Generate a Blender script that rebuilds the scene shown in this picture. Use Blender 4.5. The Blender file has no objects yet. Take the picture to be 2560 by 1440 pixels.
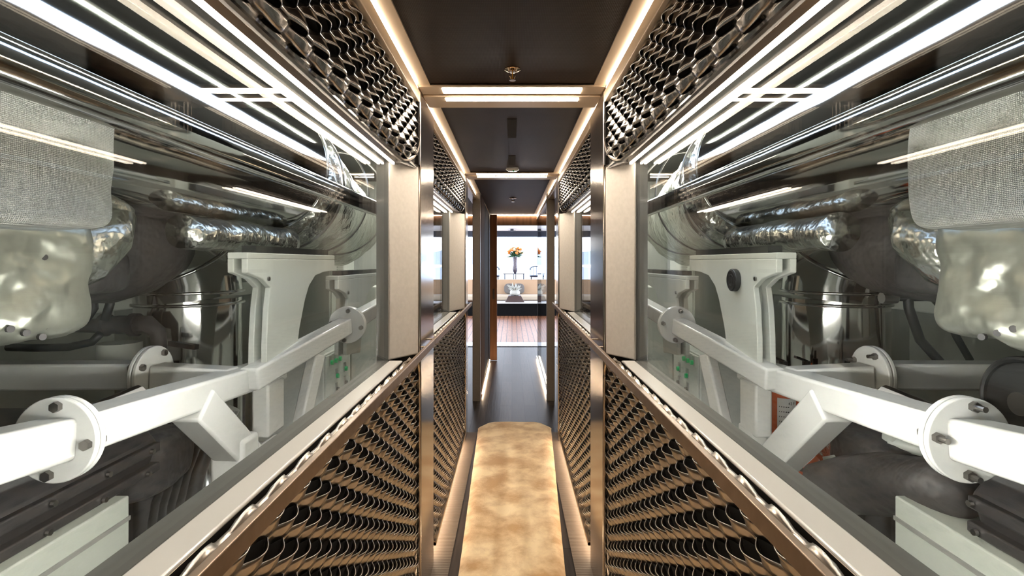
import bpy, bmesh, math, random
from mathutils import Vector, Matrix, noise
random.seed(7)
C = bpy.context.scene.collection
PI = math.pi
CZ = 1.54          # eye height
F = 1280.0

# ------------------------------------------------------------------ materials
def mat(name, base=(.5,.5,.5), rough=.5, metal=0., bump=None, coat=0., spec=.5, vary=None, sheen=0., emit=None):
    m = bpy.data.materials.new(name); m.use_nodes = True
    nt = m.node_tree; b = nt.nodes['Principled BSDF']
    b.inputs['Base Color'].default_value = (*base, 1)
    b.inputs['Roughness'].default_value = rough
    b.inputs['Metallic'].default_value = metal
    b.inputs['Coat Weight'].default_value = coat
    b.inputs['Coat Roughness'].default_value = .08
    b.inputs['Specular IOR Level'].default_value = spec
    if name=='dark_woven_veneer': b.inputs['Specular IOR Level'].default_value=.12
    b.inputs['Sheen Weight'].default_value = sheen
    if emit:
        b.inputs['Emission Color'].default_value = (*emit[:3], 1)
        b.inputs['Emission Strength'].default_value = emit[3]
    tc = nt.nodes.new('ShaderNodeTexCoord')
    if vary:   # (scale, amount, stretch)
        mp = nt.nodes.new('ShaderNodeMapping'); mp.inputs['Scale'].default_value = vary[2] if len(vary) > 2 else (1,1,1)
        nz = nt.nodes.new('ShaderNodeTexNoise'); nz.inputs['Scale'].default_value = vary[0]; nz.inputs['Detail'].default_value = 4
        cr = nt.nodes.new('ShaderNodeMapRange'); cr.inputs['From Min'].default_value=.3; cr.inputs['From Max'].default_value=.7
        cr.inputs['To Min'].default_value = 1-vary[1]; cr.inputs['To Max'].default_value = 1+vary[1]
        mx = nt.nodes.new('ShaderNodeVectorMath'); mx.operation = 'SCALE'; mx.inputs[0].default_value = base
        nt.links.new(tc.outputs['Object'], mp.inputs['Vector']); nt.links.new(mp.outputs[0], nz.inputs['Vector'])
        nt.links.new(nz.outputs['Fac'], cr.inputs['Value']); nt.links.new(cr.outputs[0], mx.inputs['Scale'])
        nt.links.new(mx.outputs[0], b.inputs['Base Color'])
    if bump:   # (scale, strength, distance, stretch)
        mp = nt.nodes.new('ShaderNodeMapping'); mp.inputs['Scale'].default_value = bump[3] if len(bump) > 3 else (1,1,1)
        nz = nt.nodes.new('ShaderNodeTexNoise'); nz.inputs['Scale'].default_value = bump[0]; nz.inputs['Detail'].default_value = 3
        bp = nt.nodes.new('ShaderNodeBump'); bp.inputs['Strength'].default_value = bump[1]; bp.inputs['Distance'].default_value = bump[2]
        nt.links.new(tc.outputs['Object'], mp.inputs['Vector']); nt.links.new(mp.outputs[0], nz.inputs['Vector'])
        nt.links.new(nz.outputs['Fac'], bp.inputs['Height']); nt.links.new(bp.outputs[0], b.inputs['Normal'])
    return m

def weave(name, base, rough, metal, scale, strength, axes=('Y','Z'), dist=.002, vary=.1):
    m = mat(name, base, rough, metal, vary=(3.0, vary))
    nt = m.node_tree; b = nt.nodes['Principled BSDF']
    tc = nt.nodes['Texture Coordinate']
    hs = []
    for a in axes:
        w = nt.nodes.new('ShaderNodeTexWave'); w.bands_direction = a; w.inputs['Scale'].default_value = scale
        w.inputs['Distortion'].default_value = .6; w.inputs['Detail'].default_value = 1
        nt.links.new(tc.outputs['Object'], w.inputs['Vector']); hs.append(w)
    mm = nt.nodes.new('ShaderNodeMath'); mm.operation = 'MULTIPLY' if len(hs) > 1 else 'ADD'
    nt.links.new(hs[0].outputs['Fac'], mm.inputs[0])
    if len(hs) > 1: nt.links.new(hs[1].outputs['Fac'], mm.inputs[1])
    else: mm.inputs[1].default_value = 0
    bp = nt.nodes.new('ShaderNodeBump'); bp.inputs['Strength'].default_value = strength; bp.inputs['Distance'].default_value = dist
    nt.links.new(mm.outputs[0], bp.inputs['Height']); nt.links.new(bp.outputs[0], b.inputs['Normal'])
    return m

def planks(name, c1, c2, gap, width, length, rough, rot=PI/2, spec=.5, gapsize=.004):
    m = mat(name, c1, rough, spec=spec)
    nt = m.node_tree; b = nt.nodes['Principled BSDF']; tc = nt.nodes['Texture Coordinate']
    mp = nt.nodes.new('ShaderNodeMapping'); mp.inputs['Rotation'].default_value = (0,0,rot)
    br = nt.nodes.new('ShaderNodeTexBrick'); br.inputs['Scale'].default_value = 1
    br.inputs['Brick Width'].default_value = length; br.inputs['Row Height'].default_value = width
    br.inputs['Mortar Size'].default_value = gapsize; br.inputs['Color1'].default_value = (*c1,1); br.inputs['Color2'].default_value = (*c2,1)
    br.inputs['Mortar'].default_value = (*gap,1); br.inputs['Bias'].default_value = 0
    nz = nt.nodes.new('ShaderNodeTexNoise'); nz.inputs['Scale'].default_value = 6; nz.inputs['Detail'].default_value = 8
    mp2 = nt.nodes.new('ShaderNodeMapping'); mp2.inputs['Scale'].default_value = (8,.6,1)
    mx = nt.nodes.new('ShaderNodeMix'); mx.data_type='RGBA'; mx.blend_type='MULTIPLY'; mx.inputs['Factor'].default_value = .6
    L = nt.links
    L.new(tc.outputs['Object'], mp.inputs['Vector']); L.new(mp.outputs[0], br.inputs['Vector'])
    L.new(tc.outputs['Object'], mp2.inputs['Vector']); L.new(mp2.outputs[0], nz.inputs['Vector'])
    L.new(br.outputs['Color'], mx.inputs['A']); 
    cr = nt.nodes.new('ShaderNodeMapRange'); cr.inputs['From Min'].default_value=.3; cr.inputs['From Max'].default_value=.7; cr.inputs['To Min'].default_value=.45; cr.inputs['To Max'].default_value=1.3
    L.new(nz.outputs['Fac'], cr.inputs['Value'])
    cb = nt.nodes.new('ShaderNodeCombineColor'); 
    for k in range(3): L.new(cr.outputs[0], cb.inputs[k])
    L.new(cb.outputs[0], mx.inputs['B']); L.new(mx.outputs['Result'], b.inputs['Base Color'])
    bp = nt.nodes.new('ShaderNodeBump'); bp.inputs['Strength'].default_value=.5; bp.inputs['Distance'].default_value=.002
    L.new(nz.outputs['Fac'], bp.inputs['Height']); L.new(bp.outputs[0], b.inputs['Normal'])
    return m

def blotch(name, c1, c2, scale, rough, sheen=0., fine=200):
    m = mat(name, c1, rough, sheen=sheen, spec=.2)
    nt = m.node_tree; b = nt.nodes['Principled BSDF']; tc = nt.nodes['Texture Coordinate']; L = nt.links
    nz = nt.nodes.new('ShaderNodeTexNoise'); nz.inputs['Scale'].default_value = scale; nz.inputs['Detail'].default_value = 6; nz.inputs['Distortion'].default_value=.15; nz.inputs['Roughness'].default_value=.6
    cr = nt.nodes.new('ShaderNodeValToRGB'); cr.color_ramp.elements[0].position=.38; cr.color_ramp.elements[1].position=.62
    cr.color_ramp.elements[0].color=(*c1,1); cr.color_ramp.elements[1].color=(*c2,1)
    L.new(tc.outputs['Object'], nz.inputs['Vector']); L.new(nz.outputs['Fac'], cr.inputs['Fac']); L.new(cr.outputs['Color'], b.inputs['Base Color'])
    n2 = nt.nodes.new('ShaderNodeTexNoise'); n2.inputs['Scale'].default_value = fine; n2.inputs['Detail'].default_value=2
    bp = nt.nodes.new('ShaderNodeBump'); bp.inputs['Strength'].default_value=.5; bp.inputs['Distance'].default_value=.004
    L.new(tc.outputs['Object'], n2.inputs['Vector']); L.new(n2.outputs['Fac'], bp.inputs['Height']); L.new(bp.outputs[0], b.inputs['Normal'])
    return m

def led(name, col, s):
    m = bpy.data.materials.new(name); m.use_nodes = True; nt = m.node_tree
    nt.nodes.remove(nt.nodes['Principled BSDF'])
    e = nt.nodes.new('ShaderNodeEmission'); e.inputs['Color'].default_value=(*col,1); e.inputs['Strength'].default_value=s
    nt.links.new(e.outputs[0], nt.nodes['Material Output'].inputs['Surface'])
    return m

def glass(name, tint=(1,1,1), r0=.04, rough=.0):
    m = bpy.data.materials.new(name); m.use_nodes = True; nt = m.node_tree; L = nt.links
    nt.nodes.remove(nt.nodes['Principled BSDF'])
    t = nt.nodes.new('ShaderNodeBsdfTransparent'); t.inputs['Color'].default_value=(*tint,1)
    g = nt.nodes.new('ShaderNodeBsdfGlossy'); g.inputs['Roughness'].default_value=rough
    geo = nt.nodes.new('ShaderNodeNewGeometry')
    dp = nt.nodes.new('ShaderNodeVectorMath'); dp.operation='DOT_PRODUCT'
    ab = nt.nodes.new('ShaderNodeMath'); ab.operation='ABSOLUTE'
    su = nt.nodes.new('ShaderNodeMath'); su.operation='SUBTRACT'; su.inputs[0].default_value=1
    pw = nt.nodes.new('ShaderNodeMath'); pw.operation='POWER'; pw.inputs[1].default_value=5
    ma = nt.nodes.new('ShaderNodeMath'); ma.operation='MULTIPLY_ADD'; ma.inputs[1].default_value=.42; ma.inputs[2].default_value=r0
    mx = nt.nodes.new('ShaderNodeMixShader')
    L.new(geo.outputs['Incoming'], dp.inputs[0]); L.new(geo.outputs['Normal'], dp.inputs[1])
    L.new(dp.outputs['Value'], ab.inputs[0]); L.new(ab.outputs[0], su.inputs[1]); L.new(su.outputs[0], pw.inputs[0])
    L.new(pw.outputs[0], ma.inputs[0]); L.new(ma.outputs[0], mx.inputs[0]); L.new(t.outputs[0], mx.inputs[1]); L.new(g.outputs[0], mx.inputs[2])
    L.new(mx.outputs[0], nt.nodes['Material Output'].inputs['Surface'])
    return m

M = dict(
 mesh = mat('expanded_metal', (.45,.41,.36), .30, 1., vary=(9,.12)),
 mesh2 = mat('dimmed_grey_mesh', (.34,.32,.30), .24, 1., vary=(9,.12)),  # grey metal, colour darkened further for the dimly lit rolled rows
 bronze = mat('polished_bronze', (.47,.415,.355), .17, 1.),
 rail = mat('brushed_bronze', (.33,.245,.18), .38, .85, vary=(30,.1)),
 steel = mat('satin_steel', (.42,.40,.38), .22, 1.),
 beige = mat('beige_lacquer', (.62,.58,.53), .3, 0, coat=.5, vary=(60,.05)),
 cream = mat('cream_profile', (.66,.52,.37), .35, .2),
 sill = mat('sill_lacquer', (.80,.78,.74), .18, 0, coat=.6, bump=(14,.06,.002,(1,.2,1))),
 gasket = mat('grey_frame', (.22,.22,.21), .25, .4),
 backing = mat('black_backing', (.010,.009,.008), .8),
 ceil = weave('dark_woven_veneer', (.020,.012,.007), .5, 0., 60, .35, ('X','Y'), .001, .25),
 floor = planks('dark_oak_planks', (.012,.010,.009), (.060,.047,.040), (.001,.001,.001), .13, 1.1, .34, spec=.22),
 mat_ = weave('ribbed_mat', (.10,.072,.05), .6, 0., 22, .5, ('Y',), .002),
 rug = blotch('golden_velvet', (.56,.33,.14), (.95,.75,.47), 5.0, .85, .5),
 white = mat('white_gloss_paint', (.80,.80,.765), .22, 0, bump=(45,.18,.003), coat=.3),
 white2 = mat('white_plate_paint', (.64,.66,.60), .35, 0, bump=(20,.05,.003)),
 chrome = mat('polished_cladding', (.56,.555,.53), .065, 1., bump=(1.6,.25,.05,(1,.35,1))),
 chrome2 = mat('polished_pipe', (.72,.72,.69), .09, 1., bump=(2.5,.3,.02,(1,1,.3))),
 foil = mat('crinkled_foil', (.72,.72,.66), .27, 1., bump=(7,.8,.05)),
 blanket = weave('silver_glass_cloth', (.36,.36,.33), .42, .7, 75, .9, ('Y','Z'), .004),
 quilt = mat('quilted_foil_blanket', (.40,.41,.35), .33, .8, bump=(6,.6,.04)),
 lag = mat('dark_lagging', (.060,.055,.053), .55, .1, bump=(6,.8,.05), vary=(4,.25)),
 cover = mat('dark_engine_cover', (.045,.042,.042), .38, .3, bump=(3,.1,.01)),
 rubber = mat('black_rubber', (.018,.018,.018), .42),
 tank = mat('pale_green_plate', (.40,.42,.37), .4, 0),
 bolt = mat('bolt_steel', (.38,.36,.34), .28, 1.),
 ewall = mat('engine_room_wall', (.60,.62,.57), .5, 0, vary=(1.3,.15)),
 eceil = mat('engine_room_ceiling', (.028,.028,.025), .6, 0),
 efloor = mat('engine_room_floor', (.25,.25,.23), .5, .2),
 green = mat('green_switch', (.0,.30,.09), .3, emit=(0,.8,.25,.08)),
 silver = mat('switch_plate', (.55,.55,.53), .3, .9),
 orange = mat('orange_red_enamel', (.62,.10,.02), .35, 0, coat=.3),
 label = mat('white_label', (.72,.72,.70), .5),
 ink = mat('black_ink', (.02,.02,.02), .6),
 glass = glass('clear_glass', (.985,.987,.978), .018),
 clearg = glass('door_glass', (.85,.87,.88), .08),
 ledc = led('cove_led', (1,.85,.68), 13),
 ledx = led('cross_led', (1,.86,.70), 75),
 led = led('warm_led', (1,.86,.70), 42),
 ledf = led('warm_floor_led', (1,.74,.50), 40),
 ledw = led('white_led', (1,.99,.95), 120),
 tube = led('added_lamp_tube', (1,1,.95), 80),
 wood = mat('walnut_panel', (.10,.045,.020), .7, 0, spec=.15, vary=(4,.25,(6,6,.5))),
 wood2 = mat('walnut_door_edge', (.30,.13,.06), .6, 0, spec=.2, vary=(4,.2,(8,8,.5))),
 dark = mat('dark_wall_panel', (.010,.008,.007), .7, spec=.1),
 jamb = mat('taupe_jamb', (.20,.165,.13), .4, 0, vary=(80,.08)),
 teak = planks('teak_deck', (.36,.15,.075), (.42,.19,.10), (.03,.014,.01), .11, 30, .35, gapsize=.007),
 sofa = mat('tan_upholstery', (.50,.34,.22), .8),
 cushion = mat('cream_seat_cushion', (.66,.55,.42), .8),
 soffit = mat('white_soffit', (.86,.88,.90), .4),
 navy = mat('dark_blue_beam', (.012,.016,.035), .4),
 black = mat('black_lacquer', (.004,.004,.004), .7, spec=.1),
 planter = mat('bronze_planter', (.10,.07,.065), .4, .5),
 grey = mat('grey_bolster', (.16,.15,.145), .9),
 leaf = mat('leaf_green', (.03,.09,.04), .5),
 sleaf = mat('silver_leaf', (.50,.52,.48), .5),
 petal = mat('orange_petals', (.85,.26,.05), .6),
 petal2 = mat('peach_petals', (.85,.50,.28), .6),
 vase = mat('patterned_vase', (.10,.085,.11), .3, .2, vary=(30,.5)),
 sea = mat('pale_sea', (.70,.76,.82), .3),
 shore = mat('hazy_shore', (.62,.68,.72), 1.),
 white_thr = mat('white_threshold', (.80,.80,.82), .25),
 chrome_s = mat('sprinkler_metal', (.55,.42,.3), .15, 1.),
 bulb = mat('amber_bulb', (.7,.35,.05), .1),
)

# ------------------------------------------------------------------ mesh helpers
class MB:
    def __init__(s): s.v=[]; s.f=[]
    def add(s, vs, fs):
        o=len(s.v); s.v += [tuple(v) for v in vs]; s.f += [tuple(i+o for i in f) for f in fs]; return s
    def box(s, a, b):
        x0,y0,z0=[min(p,q) for p,q in zip(a,b)]; x1,y1,z1=[max(p,q) for p,q in zip(a,b)]
        return s.add([(x0,y0,z0),(x1,y0,z0),(x1,y1,z0),(x0,y1,z0),(x0,y0,z1),(x1,y0,z1),(x1,y1,z1),(x0,y1,z1)],
              [(0,3,2,1),(4,5,6,7),(0,1,5,4),(1,2,6,5),(2,3,7,6),(3,0,4,7)])
    def prism(s, poly, d):         # poly: list of 3D pts, extruded by vector d
        n=len(poly); d=Vector(d)
        vs=[Vector(p) for p in poly]+[Vector(p)+d for p in poly]
        return s.add(vs,[tuple(range(n)),tuple(range(2*n-1,n-1,-1))]+[(i,(i+1)%n,n+(i+1)%n,n+i) for i in range(n)])
    def tube(s, pts, r, n=16, caps=True, disp=None, closed=False):
        pts=[Vector(p) for p in pts]; m=len(pts)
        rs = r if isinstance(r,(list,tuple)) else [r]*m
        rings=[]; up=None
        for i,p in enumerate(pts):
            if closed: t=(pts[(i+1)%m]-pts[i-1])
            else: t=(pts[min(i+1,m-1)]-pts[max(i-1,0)])
            t.normalize()
            if up is None:
                up = Vector((0,0,1)) if abs(t.z)<.9 else Vector((1,0,0))
            a=(up - t*up.dot(t)).normalized(); b=t.cross(a); up=a
            ring=[]
            for k in range(n):
                th=2*PI*k/n; d=a*math.cos(th)+b*math.sin(th); rr=rs[i]
                if disp: rr += disp(p+d*rr)
                ring.append(p+d*rr)
            rings.append(ring)
        vs=[v for rg in rings for v in rg]; fs=[]
        for i in range(m if closed else m-1):
            j=(i+1)%m
            for k in range(n):
                fs.append((i*n+k, i*n+(k+1)%n, j*n+(k+1)%n, j*n+k))
        if caps and not closed: fs += [tuple(range(n-1,-1,-1)), tuple(range((m-1)*n,m*n))]
        return s.add(vs,fs)
    def cyl(s,a,b,r,n=24,r2=None): return s.tube([a,b],[r,r if r2 is None else r2],n)
    def bar(s,a,b,w,h):            # rectangular bar a->b; w horizontal, h vertical-ish
        a=Vector(a); b=Vector(b); t=(b-a).normalized()
        side=t.cross(Vector((0,0,1)))
        side = side.normalized() if side.length>.01 else Vector((1,0,0))
        up=side.cross(t).normalized()
        q=[side*(w/2)*i+up*(h/2)*j for i,j in ((-1,-1),(1,-1),(1,1),(-1,1))]
        return s.add([a+k for k in q]+[b+k for k in q],[(0,1,2,3),(7,6,5,4),(0,4,5,1),(1,5,6,2),(2,6,7,3),(3,7,4,0)])
    def lathe(s, c, prof, n=28, axis='z'):
        vs=[];c=Vector(c)
        for r,z in prof:
            for k in range(n):
                th=2*PI*k/n; vs.append(c+Vector((r*math.cos(th), r*math.sin(th), z)))
        m=len(prof); fs=[(i*n+k,i*n+(k+1)%n,(i+1)*n+(k+1)%n,(i+1)*n+k) for i in range(m-1) for k in range(n)]
        fs+=[tuple(range(n-1,-1,-1)),tuple(range((m-1)*n,m*n))]
        return s.add(vs,fs)
    def blob(s, c, h, n=14, p=4, amp=.0, fr=4, seed=0, rows=None):   # rounded box with noise
        c=Vector(c); h=Vector(h); idx={}; vs=[]; fs=[]
        def V(q):
            key=tuple(round(x,5) for x in q)
            if key in idx: return idx[key]
            d=Vector(q); L=(abs(d.x)**p+abs(d.y)**p+abs(d.z)**p)**(1/p)
            u=d/L; pos=Vector((u.x*h.x,u.y*h.y,u.z*h.z))
            nn=Vector((u.x/h.x,u.y/h.y,u.z/h.z)).normalized()
            if amp:
                w=c+pos+Vector((seed,0,0))
                k=noise.noise(w*fr)*.7+noise.noise(w*fr*2.3)*.4-abs(noise.noise(w*fr*1.6))*.6
                pos+=nn*amp*k
            idx[key]=len(vs); vs.append(c+pos); return idx[key]
        for ax in range(3):
            for sg in (-1,1):
                for i in range(n):
                    for j in range(n):
                        quad=[]
                        for (a,b) in ((i,j),(i+1,j),(i+1,j+1),(i,j+1)):
                            q=[0,0,0]; q[ax]=sg; q[(ax+1)%3]=-1+2*a/n; q[(ax+2)%3]=-1+2*b/n; quad.append(V(q))
                        fs.append(tuple(quad if sg>0 else quad[::-1]))
        return s.add(vs,fs)

def obj(name, mb, m, parent=None, label=None, cat=None, group=None, kind=None, smooth=None, bevel=0., seg=2, text=None):
    me=bpy.data.meshes.new(name); me.from_pydata(mb.v,[],mb.f)
    bm=bmesh.new(); bm.from_mesh(me); bmesh.ops.recalc_face_normals(bm, faces=bm.faces); bm.to_mesh(me); bm.free()
    me.materials.append(M[m] if isinstance(m,str) else m)
    o=bpy.data.objects.new(name,me); C.objects.link(o)
    if parent is not None:
        o.parent=parent
        if parent.type=='EMPTY': o.matrix_parent_inverse=Matrix.Translation(-parent.location)
    if bevel:
        b=o.modifiers.new('bevel','BEVEL'); b.width=bevel; b.segments=seg; b.limit_method='ANGLE'; b.angle_limit=.6
    if smooth or bevel:
        for p in me.polygons: p.use_smooth=True
        if smooth=='auto' or bevel:
            try: me.set_sharp_from_angle(angle=.7)
            except Exception: pass
    tag(o,label,cat,group,kind)
    return o
def tag(o,label=None,cat=None,group=None,kind=None):
    if label: o['label']=label
    if cat: o['category']=cat
    if group: o['group']=group
    if kind: o['kind']=kind
    return o
def thing(name,label,cat,loc,group=None):
    o=bpy.data.objects.new(name,None); o.empty_display_size=.05; o.location=loc; C.objects.link(o); tag(o,label,cat,group); return o
def S(name, mb, m, **k): return obj(name, mb, m, kind='structure', **k)

def rel(u,z): return (u,z+CZ)
def arc(c,r,a0,a1,n): return [(c[0]+r*math.cos(a0+(a1-a0)*i/n), c[1]+r*math.sin(a0+(a1-a0)*i/n)) for i in range(n+1)]

# ------------------------------------------------------------------ expanded metal
class Path:
    def __init__(s,pts):
        s.p=pts; s.L=[0]
        for a,b in zip(pts,pts[1:]): s.L.append(s.L[-1]+math.hypot(b[0]-a[0],b[1]-a[1]))
    def at(s,t):
        t0=t; t=max(0,min(s.L[-1]-1e-6,t)); i=0
        while s.L[i+1]<t: i+=1
        a,b=s.p[i],s.p[i+1]; l=s.L[i+1]-s.L[i]; k=(t0-s.L[i])/l if (t0<0 or t0>s.L[-1]) else (t-s.L[i])/l
        tu,tz=(b[0]-a[0])/l,(b[1]-a[1])/l
        return (a[0]+(b[0]-a[0])*k, a[1]+(b[1]-a[1])*k),(tu,tz)
def expanded(sgn, pts, Y0, Y1, flip, clip=None, row=.0325, pitch=.118, a=.0135, b=.0035, n=16):
    # slit-and-stretched sheet: below every slit the lip stands out, above it the sheet dips in
    P=Path(pts); mb=MB(); tot=P.L[-1]; K=int(math.ceil(tot/row-.3)); ny=int((Y1-Y0)/pitch*n)
    def op(k,y):
        w=math.cos(2*PI*y/pitch + (k%2)*PI)
        w=max(0.,(w+.38)/1.38)
        return w**.75
    for k in range(K):
        vs=[]; fs=[]
        for j in range(ny+1):
            y=Y0+j*pitch/n; o0=op(k,y); o1=op(k+1,y)
            lo=(k*row+b*o0, -a*o0*.8); hi=((k+1)*row-b*o1, a*o1*1.2)
            for q in range(4):
                t=q/3; sk=lo[0]+(hi[0]-lo[0])*t; dn=lo[1]*(1-t)**1.1+hi[1]*t**1.3
                (u,z),(tu,tz)=P.at(sk)
                nu,nz=((-tz,tu) if not flip else (tz,-tu))
                vs.append((sgn*(u+nu*dn), y, z+nz*dn))
        for j in range(ny):
            for q in range(3):
                c=j*4+q
                if clip and clip(vs[c][1],vs[c][2]) and clip(vs[c+5][1],vs[c+5][2]): continue
                fs.append((c,c+1,c+5,c+4))
        mb.add(vs,fs)
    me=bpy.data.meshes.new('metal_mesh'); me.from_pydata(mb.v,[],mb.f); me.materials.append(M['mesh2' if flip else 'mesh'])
    for p in me.polygons: p.use_smooth=True
    o=bpy.data.objects.new('metal_mesh',me); C.objects.link(o)
    so=o.modifiers.new('s','SOLIDIFY'); so.thickness=.0022; so.offset=0
    return o

# ------------------------------------------------------------------ corridor
SIDE={-1:'left',1:'right'}
def X(s,u): return s*u
bays=[(-1.3,2.08,2.23,.0),(2.6,4.1,4.40,2.6)]
bayname=['near','far']
for s in (-1,1):
    side=SIDE[s]
    wn=0
    # lower wall backing and engine-room side lining
    mb=MB(); mb.box((s*.465,-1.5,0),(s*.545,2.1,CZ-.42)); mb.box((s*.465,2.6,0),(s*.545,4.4,CZ-.42))
    mb.box((s*.43,2.235,0),(s*.545,2.6,2.4)); mb.box((s*.43,4.405,0),(s*.545,4.62,2.4)); mb.box((s*.51,2.12,0),(s*.545,2.235,2.4)); mb.box((s*.51,4.14,0),(s*.545,4.405,2.4))
    mb.box((s*.47,-1.5,CZ+.43),(s*.545,4.6,2.45))
    S('wall_'+side, mb,'backing')
    mb=MB(); mb.box((s*.546,-1.5,0),(s*.552,4.6,CZ-.49)); mb.box((s*.549,2.15,CZ-.49),(s*.556,2.6,CZ+.44))
    S('trim_0', mb,'ewall')
    # dark reveal posts: polished bronze face between bays
    for i,(a,b) in enumerate(((2.235,2.6),(4.41,4.62))):
        mb=MB(); mb.box((s*.398,a,0),(s*.43,b,CZ+.74))
        S('trim_1' if i==0 else 'trim_2',mb,'bronze',bevel=.004)
    for bi,(y0,yg,y1,m0) in enumerate(bays):
        nm=bayname[bi]
        # angled beige reveal at the far end of the window
        mb=MB(); mb.prism([(s*.50,yg,CZ-.40),(s*.405,y1-.005,CZ-.40),(s*.43,y1-.005,CZ-.40),(s*.545,yg+.02,CZ-.40)],(0,0,.815))
        S('trim_3',mb,'beige',bevel=.006)
        # window: sill, frame, panes
        w=MB(); w.box((s*.444,y0,CZ-.409),(s*.50,yg,CZ-.40)); w.box((s*.47,y0,CZ-.43),(s*.50,yg,CZ-.408))
        win=S('window_%d'%(1+bi*2+(s>0)),w,'sill',bevel=.006,seg=3)
        f=MB(); f.box((s*.501,y0,CZ-.42),(s*.548,yg,CZ-.402)); f.box((s*.501,yg-.012,CZ-.402),(s*.548,yg,CZ+.42))
        obj('window_frame',f,'gasket',win)
        for g in (.501,.528):
            p=MB(); p.box((s*g,y0,CZ-.402),(s*(g+.008),yg-.012,CZ+.405)); obj('glass_pane',p,'glass',win)
        # head strip above glass with its led line
        t=MB(); t.prism([(s*.457,y0,CZ+.418),(s*.474,y0,CZ+.402),(s*.545,y0,CZ+.402),(s*.545,y0,CZ+.43),(s*.457,y0,CZ+.43)],(0,yg+.06-y0,0))
        S('trim_4',t,'steel')
        l=MB(); l.box((s*.4755,y0,CZ+.3955),(s*.4835,yg-.01,CZ+.4025))
        obj('led_strip',l,'led',label='warm LED line above the glass of the %s window on the %s side'%(nm,side),cat='light')
        # window-lining lamps on the engine-room side
        l=MB(); l.box((s*.5465,y0+.2,CZ-.475),(s*.556,yg-.05,CZ-.45))
        if bi==0: obj('led_strip',l,'ledw',label='white LED line below the %s engine room window, engine room side'%side,cat='light')
        # lower expanded-metal panel
        ys=max(y0,-.35) if bi==0 else 2.66
        grp=None
        lo=thing('metal_mesh_panel','lower bronze expanded metal panel below the %s %s window'%(nm,side),'wall panel',(s*.41,ys,0))
        pts=[rel(.414,-1.44),rel(.414,-.434)]+[rel(a,b) for a,b in arc((.437,-.434),.023,PI,PI/2,8)][1:]+[rel(.4405,-.411)]
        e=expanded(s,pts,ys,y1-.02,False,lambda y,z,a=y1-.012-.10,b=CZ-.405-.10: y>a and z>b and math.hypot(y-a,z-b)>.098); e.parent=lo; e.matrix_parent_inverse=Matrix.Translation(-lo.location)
        fr=MB(); z0,z1,R=CZ-1.465,CZ-.405,.10
        path=[(s*.402,ys,z0),(s*.402,y1-.012,z0),(s*.402,y1-.012,z1-R)]+[(s*.402,a,b) for a,b in arc((y1-.012-R,z1-R),R,0,PI/2,8)][1:]+[(s*.425,y1-.20,z1+.002)]
        fr.tube(path,.0095,8); fr.box((s*.395,ys,z0-.008),(s*.42,y1-.02,z0+.016))
        obj('panel_frame',fr,'bronze',lo,smooth='auto')
        # upper expanded-metal panel
        up=thing('metal_mesh_panel','upper curved expanded metal panel above the %s %s window'%(nm,side),'wall panel',(s*.41,ys,CZ+.4))
        pts=[rel(.414,.685),rel(.414,.475)]+[rel(a,b) for a,b in arc((.449,.475),.035,PI,PI*1.40,7)][1:]+[rel(.462,.425)]
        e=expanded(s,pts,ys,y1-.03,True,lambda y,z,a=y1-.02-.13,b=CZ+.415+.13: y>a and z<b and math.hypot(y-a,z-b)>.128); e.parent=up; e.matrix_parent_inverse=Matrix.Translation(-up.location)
        fr=MB(); z1,R=CZ+.415,.13; ye=y1-.02
        path=[(s*.403,ye,CZ+.69),(s*.403,ye,z1+R)]+[(s*(.403+.045*(i/8)**2),a,b) for i,(a,b) in enumerate(arc((ye-R,z1+R),R,0,-PI/2,8))][1:]+[(s*.455,ye-R-.2,z1+.002),(s*.455,ys,z1+.002)]
        fr.tube(path,.009,8)
        obj('panel_frame',fr,'steel',up,smooth='auto')
        b=MB(); b.prism([(s*.40,y1-.03,CZ+.42),(s*.47,y1-.03,CZ+.42),(s*.47,y1-.03,CZ+.69),(s*.404,y1-.03,CZ+.69)],(0,.03,0))
        obj('panel_end',b,'backing',up)
        ar=arc((ye-R,z1+R),R,0,-PI/2,10)
        b=MB(); b.prism([(s*(.405+.045*(i/10)**2),a,c) for i,(a,c) in enumerate(ar)]+[(s*.452,ye-R,z1-.012),(s*.408,y1,z1-.012),(s*.405,y1,z1+R)],(s*.02,0,0)); obj('corner_plate',b,'steel',up)
    # side walls skirting lamps
    l=MB(); l.box((s*.425,-1.2,.05),(s*.438,2.2,.058)); l.box((s*.425,2.66,.05),(s*.438,4.38,.058))
    obj('led_strip',l,'ledf',label='warm LED strip glowing on the floor under the %s wall panels'%side,cat='light')
    # handrail
    hr=thing('handrail','brown bronze handrail running along the %s wall panels'%side,'handrail',(s*.367,0,CZ-.39))
    b=MB(); b.box((s*.360,-1.0,CZ-.392),(s*.374,2.395,CZ-.361)); b.box((s*.360,2.40,CZ-.392),(s*.374,4.6,CZ-.361)); obj('rail_bar',b,'rail',hr,bevel=.002)
    for (yy) in (2.27,2.50,4.45,4.57):
        b=MB(); b.cyl((s*.372,yy,CZ-.377),(s*.40,yy,CZ-.377),.004,10); obj('bracket',b,'bronze',hr,smooth='auto')
    # ceiling edge profiles
    b=MB(); b.box((s*.400,-1.5,CZ+.69),(s*.47,8.4,CZ+.742)); S('trim_5',b,'cream',bevel=.003)
    b=MB(); b.box((s*.350,-1.5,CZ+.757),(s*.47,8.4,CZ+.80)); S('trim_6',b,'cream')
    l=MB()
    for a,b2 in ((-1.3,2.19),(2.47,4.33),(4.66,8.2)): l.box((s*.402,a,CZ+.7425),(s*.412,b2,CZ+.7475))
    obj('led_strip',l,'ledc',label='warm LED cove line along the %s edge of the ceiling'%side,cat='light')
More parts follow.
